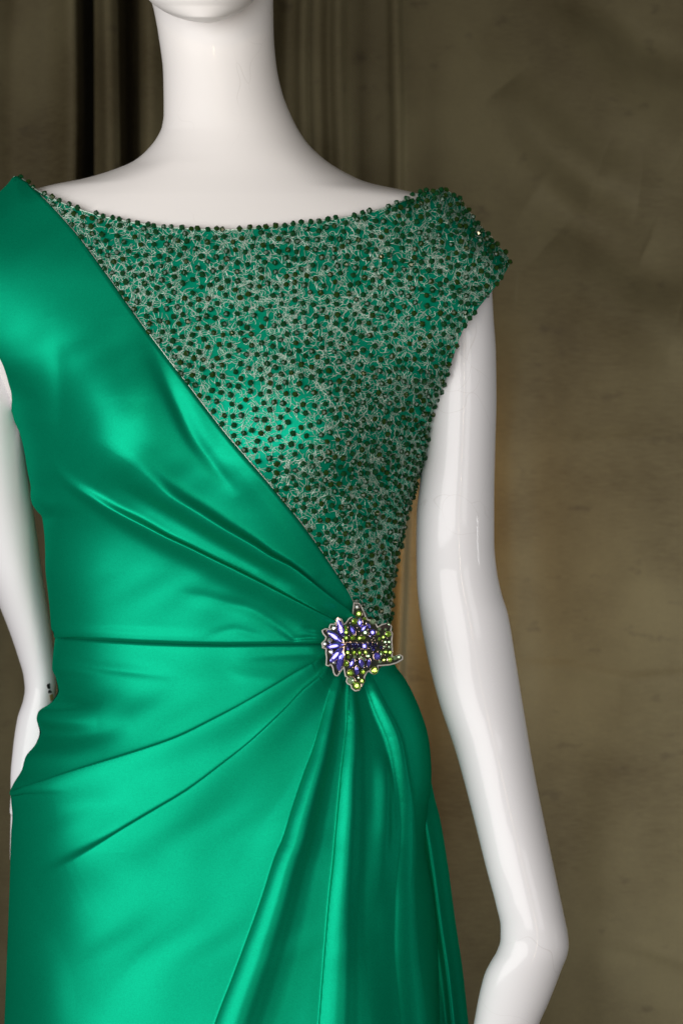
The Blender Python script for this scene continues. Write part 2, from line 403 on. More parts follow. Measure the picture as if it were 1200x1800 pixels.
BO = [
 [(590,1104,3,5,8),(541,1078,4,6,14),(498,1053,4.6,6,18),(456,1029,4.8,6,19),(413,1006,4.8,6,19),(371,984,4.6,6,18),(328,961,4.4,6,17),(300,947,4.4,6,17),(255,922,4.2,8,16),(212,898,3.6,9,14),(170,872,2.6,10,12),(136,850,1.4,10,10),(113,828,.6,10,10),(99,800,0,10,10)],
 [(615,1092,3,4,8),(585,1068,5,5,14),(555,1043,6,6,20),(527,1018,6.4,7,24),(498,994,6.4,8,26),(470,978,6.2,9,27),(442,958,6,10,28),(385,925,5.6,13,28),(342,898,5.2,15,28),(300,870,4.8,17,28),(269,843,3.6,18,28),(241,818,2.5,20,28),(198,787,1.0,24,28),(150,762,0,26,28)],
 [(560,1066,0,8,8),(500,1022,-2.5,10,12),(440,988,-3.5,12,14),(380,952,-3.5,14,14),(320,916,-3.0,14,14),(260,880,-2.0,16,14),(200,845,0,16,14)],
 [(420,868,0,10,10),(371,811,-2.4,12,14),(340,770,-3.4,14,14),(312,713,-3.6,16,14),(290,665,-2.8,18,16),(270,610,-1.5,22,20),(255,540,0,26,24)],
 [(515,1122,-2.4,7,7),(476,1091,-2.4,9,10),(442,1070,-2.4,10,12),(399,1058,-2.0,11,13),(357,1047,-1.2,10,14),(310,1040,0,10,14)],
 [(470,1122,0,7,7),(442,1113,-1.6,7,8),(413,1106,-1.8,8,8),(380,1114,-1.2,8,7),(350,1126,0,8,7)],
 [(575,1112,-2.0,5,5),(548,1108,-2.0,5,6),(525,1102,0,5,6)],
 [(575,1124,-1.6,4,4),(540,1121,-1.8,4,4),(500,1128,0,4,4)],
 [(560,1015,0,12,18),(530,970,1.8,20,22),(480,900,2.2,24,26),(430,835,1.8,20,26),(390,780,0,18,24)],
 [(95,560,0,16,16),(108,640,-1.4,16,18),(112,720,-1.2,14,18),(110,770,0,14,18)],
 [(150,600,0,24,24),(165,680,1.6,28,28),(200,740,1.2,30,30),(240,770,0,30,30)],
 [(205,560,0,24,24),(212,640,-1.6,22,30),(228,700,-1.2,22,30),(250,730,0,24,30)],
 [(40,860,1.2,16,14),(80,880,1.6,16,14),(105,890,0,16,14)],
 [(50,905,-1.6,10,12),(85,912,-1.4,10,12),(110,905,0,10,12)],
 [(10,700,-1.8,12,14),(45,702,-1.4,12,14),(75,690,0,14,14)],
 [(60,960,0,30,40),(110,1010,1.0,40,50),(160,1090,0,40,40)],
 [(90,1104,1.6,12,9),(200,1112,1.2,12,9),(330,1119,0.8,12,9),(430,1122,0,12,9)],
]
for F_, k_ in ((SK[0], 1.3), (SK[1], 1.3), (SK[2], 1.05), (SK[3], 1.05), (SK[5], 1.25), (SK[6], 1.0), (BO[0], 1.7), (BO[1], 1.8), (BO[3], 1.0), (BO[16], .5), (BO[4], .6), (BO[5], .3), (BO[6], .6), (BO[7], .6), (SK[10], .6), (SK[11], .5), (SK[12], .35), (BO[9], .6), (BO[10], .4), (BO[11], .6)):
    F_[:] = [(a, b, c*k_, d, e) for a, b, c, d, e in F_]
# folded-over edges: which pleats lap over their neighbour (px), and how flat their crest is
LAP = {id(SK[0]): (7, 2.0), id(SK[1]): (7, 2.0), id(SK[2]): (7, 0), id(SK[3]): (7, 0), id(SK[5]): (5, 0), id(BO[0]): (7, 2.2), id(BO[1]): (6, 2.0)}
def fold_height(px, py, folds):
    H = np.zeros(px.shape); SX = np.zeros(px.shape); SY = np.zeros(px.shape)
    for F in folds:
        lap, ex_ = LAP.get(id(F), (0, 2.0))
        a = np.array(F, float)
        # resample the control rows into a smooth path
        t = np.r_[0, np.cumsum(np.hypot(*np.diff(a[:, :2], axis=0).T))]
        tt = np.linspace(0, t[-1], max(14, int(min(t[-1], 900)/16)))
        if t[-1] > 1000: tt = np.concatenate([np.linspace(0, min(t[-1], 720), 45), np.linspace(730, t[-1], 10)])
        q = np.stack([pchip(tt, np.stack([t, a[:, k]], 1)) for k in range(5)], 1)
        best = np.full(px.shape, 1e9); cr = np.zeros(px.shape); par_ = np.zeros(px.shape)
        R = 7.0*a[:, 3:].max()
        m = (px > a[:, 0].min()-R) & (px < a[:, 0].max()+R) & (py > a[:, 1].min()-R) & (py < a[:, 1].max()+R)
        if not m.any(): continue
        x, y = px[m], py[m]
        b = np.full(x.shape, 1e9); c = np.zeros(x.shape); p = np.zeros(x.shape); nx = np.zeros(x.shape); ny = np.zeros(x.shape)
        for i in range(len(q)-1):
            d = q[i+1, :2]-q[i, :2]; L2 = (d**2).sum() + 1e-9
            s = np.clip(((x-q[i,0])*d[0] + (y-q[i,1])*d[1])/L2, 0, 1)
            ex, ey = x-q[i,0]-s*d[0], y-q[i,1]-s*d[1]
            dd = np.hypot(ex, ey); k = dd < b
            b = np.where(k, dd, b); c = np.where(k, d[0]*ey-d[1]*ex, c); p = np.where(k, i+s, p)
            nx = np.where(k, -d[1]/math.sqrt(L2), nx); ny = np.where(k, d[0]/math.sqrt(L2), ny)
        amp = np.interp(p, np.arange(len(q)), q[:, 2])
        wa = np.interp(p, np.arange(len(q)), q[:, 3]); wb = np.interp(p, np.arange(len(q)), q[:, 4])
        w = np.where(c > 0, wa, wb)
        # rounded crest with a long soft tail
        pr = np.exp(-(b/w)**2) if ex_ == 0 else np.where(c > 0, np.exp(-(b/w)**2), np.exp(-(b/w)**ex_))
        if ex_ == 0:                                        # rolled pleat: sharp lapped edge, then a half tube
            tubeh = pchip(b/w, [(0, .42), (.12, .68), (.28, .90), (.45, 1.0), (.62, .93), (.85, .62), (1.1, .30), (1.45, .08), (2.0, 0), (9, 0)])
            H[m] += amp*1e-3*np.where(c > 0, 0.42*np.exp(-(b/w)**2), tubeh)
        else:
            H[m] += amp*1e-3*(0.78*pr + 0.22*np.exp(-b/(w*1.5)))
        if lap:
            q_ = lap*np.clip(amp/6.0, 0, 1)*pr
            SX[m] += nx*q_; SY[m] += ny*q_
    # slight unevenness of hand-draped cloth
    H += 1e-3*(0.22*np.sin(px/37.0 + 1.7*np.sin(py/53.0)) * np.sin(py/44.0 + 1.1*np.sin(px/61.0)) + 0.10*np.sin(px/15.0 + py/21.0 + 2*np.sin(py/33.0)))
    return H, SX, SY
def displaced(G, H):
    du = np.gradient(G, axis=1); dv = np.gradient(G, axis=0)
    n = np.cross(du, dv); n /= np.linalg.norm(n, axis=-1, keepdims=True) + 1e-12
    n = np.where(n[..., 1:2] > 0.3, -n, n)
    flip = np.sign((n*np.array([0, -1.0, 0])).sum(-1, keepdims=True)); flip[flip == 0] = 1
    return G + n*flip*H[..., None]

# ------------------------------------------------------------------ mannequin
man = empty('mannequin', (P3(385, 900, 0)[0], 0.03, 0), 'glossy white female mannequin standing before the olive curtain, dressed in green', 'mannequin')
TL = [(-90, 262), (0, 266), (15, 270), (70, 280), (130, 287), (200, 288), (222, 285), (240, 277), (260, 262), (283, 235), (298, 200), (313, 150), (328, 75), (338, 40), (360, 0), (400, -45), (470, -75), (560, -60), (690, 10), (800, 55), (1000, 95), (1200, 110), (1500, 70), (1700, 70)]
TR = [(-90, 484), (0, 480), (60, 481), (110, 485), (160, 495), (200, 510), (245, 535), (280, 570), (305, 610), (322, 650), (333, 700), (338, 735), (355, 780), (400, 820), (470, 850), (560, 835), (690, 765), (800, 735), (1000, 680), (1200, 690), (1500, 710), (1700, 710)]
TF = [(-90, .040), (0, .040), (150, .041), (220, .043), (260, .046), (300, .050), (340, .056), (400, .066), (500, .081), (600, .090), (700, .097), (800, .097), (900, .091), (1000, .084), (1130, .080), (1300, .090), (1700, .10)]
rows = np.concatenate([np.linspace(-90, 215, 50), np.linspace(218, 345, 120), np.linspace(350, 1700, 90)])
th = np.linspace(0, 2*math.pi, 128, endpoint=False)
R_, T_ = np.meshgrid(rows, th, indexing='ij')
_f = np.arange(-110, 1721.0)
_kk = np.exp(-(np.arange(-30, 31)/11.0)**2); _kk /= _kk.sum()
def _soft(pts):
    y = pchip(_f, pts); z = np.convolve(np.pad(y, 30, 'edge'), _kk, 'valid')
    w = np.clip((_f - 318)/14.0, 0, 1)
    return np.interp(R_, _f, y + (z - y)*w)
xl, xr = _soft(TL), _soft(TR)
c_, a_ = (xl+xr)/2, (xr-xl)/2
front = pchip(R_, TF)
back = np.interp(R_, [-90, 200, 330, 500, 1700], [.046, .046, .05, .075, .09])
e_ = np.interp(R_, [-90, 215, 300, 1700], [1.0, 1.0, 1.0, 0.95])
cs, sn = np.cos(T_), np.sin(T_)
# inside the outline the chest follows a softened outline so that the collar runs smoothly into the neck
_k3 = np.exp(-(np.arange(-120, 121)/42.0)**2); _k3 /= _k3.sum()
def _wide(pts): return np.interp(R_, _f, np.convolve(np.pad(pchip(_f, pts), 120, 'edge'), _k3, 'valid'))
wl_, wr_ = _wide(TL), _wide(TR)
PXt = c_ + a_*sn
s0 = np.abs(PXt - (wl_+wr_)/2)/((wr_-wl_)/2)
bl = np.clip((np.abs(sn) - 0.55)/0.43, 0, 1); bl = bl*bl*(3-2*bl)
bl = 1 - (1-bl)*np.clip((R_ - 225)/60.0, 0, 1)
csf = (1-bl)*np.sqrt(np.clip(1 - np.minimum(s0, 1)**2, 0, 1)) + bl*np.abs(cs)
yd = np.where(cs > 0, -front*csf**e_, back*np.abs(cs))
yc = np.interp(R_, [-90, 100, 250, 340], [0.004, 0.004, 0.002, 0.0])
G = P3(c_ + a_*sn, R_, yd + yc)
torso = par(link('torso', grid_mesh('torso', G, True, True), M_body), man)

# head: only the chin reaches into the picture
hl = [(-470, 330), (-460, 290), (-420, 240), (-320, 200), (-200, 197), (-100, 213), (-40, 238), (0, 262), (18, 285), (30, 310), (38, 340), (40.5, 360)]
hr = [(-470, 380), (-460, 420), (-420, 470), (-320, 515), (-200, 520), (-100, 500), (-40, 472), (0, 447), (18, 427), (30, 405), (38, 382), (40.5, 366)]
rows = np.concatenate([np.linspace(-470, -20, 60), 40.5 - 60*np.linspace(1, 0, 40)[1:]**2])
R_, T_ = np.meshgrid(rows, th, indexing='ij')
xl, xr = pchip(R_, hl), pchip(R_, hr); c_, a_ = (xl+xr)/2, (xr-xl)/2
hy = np.interp(R_, [-470, -200, -50, 10, 40.5], [0.01, 0.0, -0.035, -0.052, -0.066])
hd = np.interp(R_, [-470, -460, -420, -320, -200, -60, 0, 30, 38, 40.5], [0.012, .04, .068, .092, .096, .062, .044, .026, .014, 0.003])
G = P3(c_ + a_*np.sin(T_), R_, hy - hd*np.cos(T_))
par(link('head', grid_mesh('head', G, True, True), M_body), man)

def arm_mesh(name, inner, outer, ymid, dr, rows, fingers):
    R_, T_ = np.meshgrid(rows, np.linspace(0, 2*math.pi, 72, endpoint=False), indexing='ij')
    xl, xr = pchip(R_, inner), pchip(R_, outer); c_, a_ = (xl+xr)/2, (xr-xl)/2
    G = P3(c_ + a_*np.sin(T_), R_, pchip(R_, ymid) - pchip(R_, dr)*np.cos(T_))
    mb = MB(); nr, nc = G.shape[:2]
    f = grid_faces(nr, nc, True).tolist() + [list(range(nc))[::-1], [(nr-1)*nc + i for i in range(nc)]]
    mb.add(G.reshape(-1, 3), f)
    for pts, r in fingers:
        a = np.array(pts, float); t = np.linspace(0, 1, len(a)); tt = np.linspace(0, 1, 26)
        q = np.stack([pchip(tt, np.stack([t, a[:, k]], 1)) for k in range(3)], 1)
        rr = r*(1 - 0.22*tt)*np.sqrt(np.clip(1 - np.clip((tt-0.9)/0.1, 0, 1)**2, 0.02, 1))
        mb.add(*tube(P3(q[:, 0], q[:, 1], q[:, 2]), rr, 20))
    return mb.mesh(name)
inR = [(396, 800), (410, 775), (440, 760), (500, 752), (600, 748), (690, 747), (800, 742), (850, 737), (900, 732), (950, 731), (1020, 732), (1075, 737), (1150, 750), (1230, 770), (1320, 800), (1430, 830), (1530, 855), (1590, 871), (1630, 879), (1650, 879), (1671, 873), (1690, 862), (1710, 852), (1747, 842), (1800, 832), (1900, 812), (1990, 805)]
ouR = [(396, 815), (410, 835), (440, 851), (475, 860), (510, 864), (560, 867), (620, 871), (700, 872), (780, 870), (880, 868), (950, 868), (1000, 872), (1040, 880), (1080, 892), (1150, 904), (1250, 920), (1350, 937), (1450, 957), (1540, 976), (1610, 991), (1640, 997), (1662, 999), (1680, 996), (1700, 988), (1729, 977), (1764, 963), (1800, 947), (1900, 915), (1990, 890)]
yR = [(372, 0.0), (600, -0.004), (900, 0.0), (1050, 0.005), (1300, -0.012), (1650, -0.045), (1800, -0.045), (1990, -0.03)]
dR = [(396, .005), (415, .017), (450, .028), (600, .031), (800, .033), (1000, .033), (1080, .034), (1250, .033), (1450, .028), (1600, .024), (1680, .024), (1800, .019), (1990, .011)]
rowsR = np.concatenate([np.linspace(396, 440, 20), np.linspace(445, 1990, 330)])
fR = [([(818, 1950, -.033), (800, 2100, -.03), (800, 2200, -.015)], .0085), ([(840, 1960, -.033), (822, 2130, -.028), (824, 2240, -.012)], .0088),
      ([(862, 1965, -.03), (848, 2120, -.024), (852, 2225, -.01)], .0085), ([(882, 1955, -.028), (874, 2080, -.02), (878, 2160, -.008)], .0076),
      ([(822, 1840, -.045), (790, 1930, -.06), (786, 2010, -.058)], .0095)]
par(link('arm', arm_mesh('arm', inR, ouR, yR, dR, rowsR, fR), M_arm), man)
ouL = [(372, -45), (385, -65), (420, -88), (510, -96), (620, -103), (700, -105), (800, -95), (900, -66), (1000, -27), (1067, 0), (1110, 17), (1157, 33), (1190, 42), (1212, 44), (1227, 42), (1263, 31), (1318, 23), (1372, 19), (1405, 19)]
inL = [(372, -30), (385, 0), (420, 15), (510, 22), (620, 28), (700, 36), (800, 46), (900, 60), (1000, 74), (1100, 90), (1157, 97), (1200, 100), (1227, 98), (1263, 100), (1318, 102), (1372, 98), (1405, 92)]
yL = [(372, 0.0), (600, 0.004), (800, 0.02), (1000, 0.045), (1200, 0.062), (1405, 0.05)]
dL = [(372, .006), (400, .020), (450, .028), (600, .031), (800, .033), (1000, .032), (1100, .028), (1200, .020), (1300, .016), (1405, .011)]
rowsL = np.concatenate([np.linspace(372, 420, 20), np.linspace(425, 1405, 220)])
fL = [([(40, 1320, .060), (32, 1390, .051), (28, 1437, .048)], .0062), ([(44, 1330, .055), (33, 1440, .058), (30, 1524, .06)], .0070),
      ([(58, 1385, .055), (54, 1470, .06), (56, 1560, .062)], .0078), ([(80, 1385, .055), (80, 1460, .058), (84, 1530, .06)], .0074),
      ([(90, 1290, .045), (108, 1340, .035), (118, 1390, .03)], .0085)]
armL = arm_mesh('arm', inL, ouL, yL, dL, rowsL, fL)
aL = par(link('arm', armL, M_arm), man)
# chipped black paint and a stain near the wrist of the bent arm
def mark(px, py, w, h, m, name, parent, seed):
    r = random.Random(seed); pts = []
    yc = float(np.interp(py, [a[0] for a in yL], [a[1] for a in yL])); dr = float(np.interp(py, [a[0] for a in dL], [a[1] for a in dL]))
    c = (float(pchip(py, inL)) + float(pchip(py, ouL)))/2; a = (float(pchip(py, inL)) - float(pchip(py, ouL)))/2
    out = []
    for k in range(12):
        t = k/12*2*math.pi; q = 0.75 + 0.5*r.random()
        x, y = px + math.cos(t)*w*q, py + math.sin(t)*h*q
        s = min(0.97, abs(x-c)/a)
        out.append(P3(x, y, yc - dr*math.sqrt(1-s*s) - 0.0006))
    cen = np.mean(out, 0); 
    v = [cen + np.array([0, -0.0002, 0])] + out
    o = link(name, pyd(name, v, [(0, i+1, (i+1) % 12 + 1) for i in range(12)]), m, smooth=False)
    par(o, man); return o
mark(86, 1206, 3.0, 5.5, M_black, 'paint_chip', aL, 1)
mark(88, 1216, 3.0, 3.0, M_black, 'paint_chip', aL, 2)
mark(91, 1226, 3.5, 6, M_ochre, 'stain', aL, 3)
# stand under the skirt
v, f = tube([(0, 0, 0), (0, 0, 0.78)], 0.014, 20)
o = link('stand_pole', pyd('stand_pole', v, f), M_steel); o.location = (man.location.x, 0.03, 0.012); par(o, man)
v, f = tube([(0, 0, 0), (0, 0, 0.008), (0, 0, 0.012)], [0.14, 0.14, 0.13], 48)
o = link('stand_base', pyd('stand_base', v, f), M_steel); o.location = (man.location.x, 0.03, 0); par(o, man)

# ------------------------------------------------------------------ dress
dress = empty('dress', (man.location.x, 0, 0), 'emerald green satin evening gown with beaded lace panel and draped pleats', 'dress')
DIAG = [(311, 26), (322, 40), (335, 60), (358, 85), (385, 110), (420, 140), (460, 170), (500, 199), (545, 230), (592, 264), (640, 300), (685, 335), (730, 370),
        (765, 398), (800, 429), (840, 464), (880, 497), (922, 530), (965, 560), (1000, 583), (1030, 602), (1050, 613), (1075, 622), (1095, 626), (1136, 628)]
ARML = [(462, -124), (510, -95), (550, -64), (580, -40), (610, -14), (627, 0), (640, 7), (671, 17), (693, 22), (722, 22.5)]
rows = np.concatenate([np.linspace(312, 345, 24), np.linspace(347, 1132, 380)])
nc = 230
SEAM = [(60, 1116), (98, 1119), (160, 1123), (250, 1128), (330, 1131), (400, 1132), (480, 1131), (570, 1130), (640, 1130)]
u = np.linspace(0, 1, nc)
L = np.maximum(pchip(rows, XL) + 0.6, np.where((rows > 455) & (rows < 722), pchip(rows, ARML), -1e9))
Rr = pchip(rows, DIAG)
um = u**1.7*0.5 + u*0.5                                   # tighter near the outline
PX = L[:, None] + (Rr - L)[:, None]*um[None, :]
PY = np.broadcast_to(rows[:, None], PX.shape).copy()
# bottom rows follow the waist seam
k = np.clip((PY - 1040)/92.0, 0, 1)**2
PY = PY + k*(ip(PX, SEAM) - 1132 + 1.0)
d = depth(PX, PY)
FH, SX, SY = fold_height(PX, PY, BO)
fd = np.clip((Rr[:, None] - PX)/30.0, 0, 1)
G = P3(PX + SX*fd, PY + SY*fd, -d)
edge = np.clip((Rr[:, None] - PX)/7.0, 0, 1)
H = FH + 0.0026 + 0.0016*np.sqrt(edge)
# hem turned in at the seam and along the diagonal edge
H -= 0.0018*np.clip((PY - (ip(PX, SEAM) - 4))/4.0, 0, 1)**2
H = H*np.clip((PX - L[:, None])/10 + 0.25, 0, 1)
Gs = displaced(P3(PX, PY, -d), H) + (G - P3(PX, PY, -d))
par(link('satin_bodice', grid_mesh('satin_bodice', Gs), M_satin), dress)

# beaded panel: columns
NECK = [(22, 311), (30, 312), (60, 331), (100, 352), (140, 368), (180, 380), (240, 392), (300, 400), (350, 403), (400, 404), (450, 401), (500, 396), (550, 390), (600, 383), (640, 375), (680, 364), (710, 352), (740, 340), (755, 335), (770, 333), (785, 337), (800, 345), (820, 370), (840, 395), (867, 425), (893, 455), (895, 459)]
RB = [(628, 1128), (660, 1128), (680, 1122), (684, 1077), (688, 1030), (692, 997), (695, 980), (702, 955), (708, 922), (717, 887), (732, 837), (750, 793), (757, 755), (764, 720), (772, 690), (783, 655), (795, 620), (810, 580), (830, 550), (862, 510), (880, 485), (893, 463), (895, 459)]
DX = sorted([(x, y) for y, x in DIAG])
def top_of(px): return pchip(px, NECK)
def bot_of(px, ov=10):
    return np.where(px < 626, np.minimum(pchip(px, DX) + ov, 1128), pchip(px, RB))
cols = np.unique(np.concatenate([np.linspace(24, 626, 260), np.linspace(626, 680, 30), np.linspace(680, 894.5, 190)]))
v = np.linspace(0, 1, 260); vm = 1 - (1-v)**1.6
T0, B0 = top_of(cols), np.maximum(bot_of(cols), top_of(cols) + 0.5)
PX = np.broadcast_to(cols[:, None], (len(cols), len(v)))
PY = T0[:, None] + (B0-T0)[:, None]*vm[None, :]
G, _ = surf(PX, PY, 0.0006)
bp = par(link('beaded_bodice', grid_mesh('beaded_bodice', G), M_lining), dress)

# back of the bodice, one shell from outline to outline
rows = np.linspace(352, 1128, 120); t = np.linspace(-1, 1, 60)
xl, xr = pchip(rows, XL), pchip(rows, XR)
xl = np.where((rows > 462) & (rows < 690), np.maximum(xl, ip(rows, ARML)), xl)
RBr = sorted([(y, x) for x, y in RB])
xr = np.where(rows > 462, np.minimum(xr, ip(rows, RBr)), xr)
PX = (xl+xr)[:, None]/2 + (xr-xl)[:, None]/2*np.sin(t*math.pi/2)[None, :]
Yb = np.interp(rows, [352, 500, 800, 1130], [0.03, 0.075, 0.085, 0.08])[:, None]*np.cos(t*math.pi/2)[None, :]
G = P3(PX, rows[:, None] + 0*PX, Yb + 0.001)
par(link('back_bodice', grid_mesh('back_bodice', G), M_satin), dress)

# fine braid along the neckline, the diagonal edge and the armhole
def braid(name, px, py, r, m, parent, h):
    Q, n = surf(px, py, h)
    v, f = tube(Q, r, 6)
    return par(link(name, pyd(name, v, f), m), parent)
xs = np.linspace(26, 735, 300)
braid('neckline_edge', xs, top_of(xs) + 1.2 + 0.4*np.sin(xs*1.1), 0.0006*(1+0.3*np.sin(xs*0.8)), M_thread, dress, 0.0012)
ys = np.linspace(345, 1066, 260)
braid('diagonal_edge', pchip(ys, DIAG) + 2.0 + 0.5*np.sin(ys*1.3), ys, 0.00038*(1+0.4*np.sin(ys*0.9)), M_thread, dress, 0.0016)
xs = np.linspace(778, 894, 120)
braid('armhole_edge', xs, pchip(xs, RB) - 1.0, 0.0010, M_lining, dress, 0.0008)

# skirt
rows = np.concatenate([np.linspace(1118, 1815, 330), np.linspace(1830, 3585, 60)])
nc = 380; t = np.linspace(-1, 1, nc)
xl, xr = pchip(rows, XL), pchip(rows, XR)
PX = (xl+xr)[:, None]/2 + (xr-xl)[:, None]/2*(0.55*np.sin(t*math.pi/2) + 0.45*t)[None, :]*0.9996
PY = np.broadcast_to(rows[:, None], PX.shape).copy()
k = np.clip(1 - (PY - 1118)/40.0, 0, 1)
PY = PY + k*np.clip(ip(PX, SEAM) - 1124, -12, 12)
d = depth(PX, PY)
H, SX, SY = fold_height(PX, PY, SK)
fd = np.clip((PX - xl[:, None])/30.0, 0, 1)
G = P3(PX + SX*fd, PY + SY*fd, -d)
G0 = P3(PX, PY, -d)
H -= 0.0018*np.clip(1 - (PY - ip(PX, SEAM))/6.0, 0, 1)        # tucked under the bodice at the seam
ed = np.minimum(PX - xl[:, None], xr[:, None] - PX)
H = H*np.clip(ed/14 + 0.35, 0, 1)
Gk = displaced(G0, H) + (G - G0)
par(link('skirt', grid_mesh('skirt', Gk), M_satin), dress)
tb = np.linspace(-1, 1, 80)
PXb = (xl+xr)[:, None]/2 + (xr-xl)[:, None]/2*np.sin(tb*math.pi/2)[None, :]
Yb = np.interp(rows, [1118, 1400, 3600], [0.08, 0.13, 0.22])[:, None]*np.cos(tb*math.pi/2)[None, :]
par(link('skirt_back', grid_mesh('skirt_back', P3(PXb, rows[:, None] + 0*PXb, Yb + 0.001)), M_satin), dress)
# layer hanging behind at the hip
rows = np.concatenate([np.linspace(1340, 1810, 150), np.linspace(1830, 3580, 40)])
ur = pchip(rows, [(1340, 754), (1370, 757), (1400, 763), (1440, 773), (1523, 787), (1620, 800), (1700, 812), (1800, 823), (3600, 1050)])
ul = ur - np.interp(rows, [1340, 1500, 3600], [60, 90, 200])
t = np.linspace(0, 1, 60)
PX = ul[:, None] + (ur-ul)[:, None]*np.sin(t*math.pi/2)[None, :]
Yt = 0.05 - 0.030*np.cos(t*math.pi/2)[None, :]*np.ones_like(PX) + 0.0
Yt = Yt - 0.006*g(ur[:, None] - PX, 26, 9)
par(link('skirt_underlayer', grid_mesh('skirt_underlayer', P3(PX, rows[:, None] + 0*PX, Yt)), M_satin), dress)

# ------------------------------------------------------------------ beads and lace threads on the panel
def inside(px, py):
    return (py > top_of(px) + 1) & (py < bot_of(px, -4)) & (px > 30) & (px < 893)
def sample(n):
    out = []
    while sum(len(o) for o in out) < n:
        x = rng.uniform(26, 894, 40000); y = rng.uniform(312, 1126, 40000)
        m = inside(x, y); x, y = x[m], y[m]
        Q, nn = surf(x, y)
        w = np.minimum(1/np.maximum(-nn[:, 1], 0.12), 7.0)
        k = rng.uniform(0, 7.0, len(x)) < w
        out.append(np.stack([x[k], y[k]], 1))
    return np.concatenate(out)[:n]
cand = sample(26000)
cand = cand[(cand[:, 0] > 745) | (cand[:, 1] > top_of(cand[:, 0]) + 10)]
Q, nn = surf(cand[:, 0], cand[:, 1], 0.0022)
# a row of beads along the neckline and the side
kept = []; cell = {}
RMIN = 0.0061
def try_add(i, pt):
    key = tuple(np.floor(pt/RMIN).astype(int))
    for a in (-1, 0, 1):
        for b in (-1, 0, 1):
            for c in (-1, 0, 1):
                for j in cell.get((key[0]+a, key[1]+b, key[2]+c), ()):
                    if ((j - pt)**2).sum() < RMIN**2: return False
    cell.setdefault(key, []).append(pt); return True
for i in range(len(cand)):
    if try_add(i, Q[i]): kept.append(i)
BP, BNn, BX = Q[kept], nn[kept], cand[kept]
ex = np.concatenate([np.arange(34, 745, 15.0) + rng.uniform(-3, 3, len(np.arange(34, 745, 15.0)))])
ex = ex[rng.uniform(0, 1, len(ex)) < 0.88]
Qe, ne = surf(ex, top_of(ex) + 1.5, 0.0022)
Qe[:, 2] += rng.uniform(-0.0004, 0.0010, len(ex))
BP = np.concatenate([BP, Qe]); BNn = np.concatenate([BNn, ne]); BX = np.concatenate([BX, np.stack([ex, top_of(ex)], 1)])

def bicone(r, h):
    v = []; f = []
    for z, q in ((-h, 0.42*r), (-0.12*h, r), (0.12*h, r), (h, 0.42*r)):
        for i in range(7): v.append((q*math.cos(i/7*2*math.pi), q*math.sin(i/7*2*math.pi), z))
    for k in range(3):
        for i in range(7): f.append((k*7+i, k*7+(i+1) % 7, (k+1)*7+(i+1) % 7, (k+1)*7+i))
    f.append(tuple(range(7))[::-1]); f.append(tuple(21+i for i in range(7)))
    return v, f
bv, bf = bicone(0.00225, 0.0021)
bv = np.array(bv)
bm1 = pyd('bead', bv, bf); bm1.materials.append(M_bead)
bm2 = pyd('bead_olive', bv, bf); bm2.materials.append(M_bead2)
def rand_rot(n):
    ax = Vector(n).orthogonal().normalized()
    # hole axis lies roughly along the cloth, with some tumble
    ax = Matrix.Rotation(random.uniform(0, 6.283), 3, Vector(n)) @ ax
    ax = (ax + 0.45*Vector((random.uniform(-1, 1), random.uniform(-1, 1), random.uniform(-1, 1)))).normalized()
    return ax.to_track_quat('Z', 'Y').to_matrix() @ Matrix.Rotation(random.uniform(0, 6.28), 3, 'Z')
facing = -BNn[:, 1]/(BP[:, 1] + CAM_D)
order = np.argsort(-facing)
bulk = MB(); bulk2 = MB()
off = Vector(dress.location)
for rank, i in enumerate(order):
    Rm = rand_rot(BNn[i]); sc = random.uniform(0.9, 1.1); olive = random.random() < 0.25
    if rank < 300:
        o = bpy.data.objects.new('bead', bm2 if olive else bm1); COL.objects.link(o)
        o.parent = bp
        o.matrix_local = Matrix.Translation(Vector(BP[i])) @ (Rm.to_4x4() @ Matrix.Scale(sc, 4))
    else:
        (bulk2 if olive else bulk).add((np.array(Rm) @ (bv*sc).T).T + BP[i], bf)
for b_, m_, nm in ((bulk, M_bead, 'dark_beads'), (bulk2, M_bead2, 'olive_beads')):
    o = link(nm, b_.mesh(nm), m_, smooth=False); o.parent = bp; o['kind'] = 'stuff'
print('beads', len(BP))

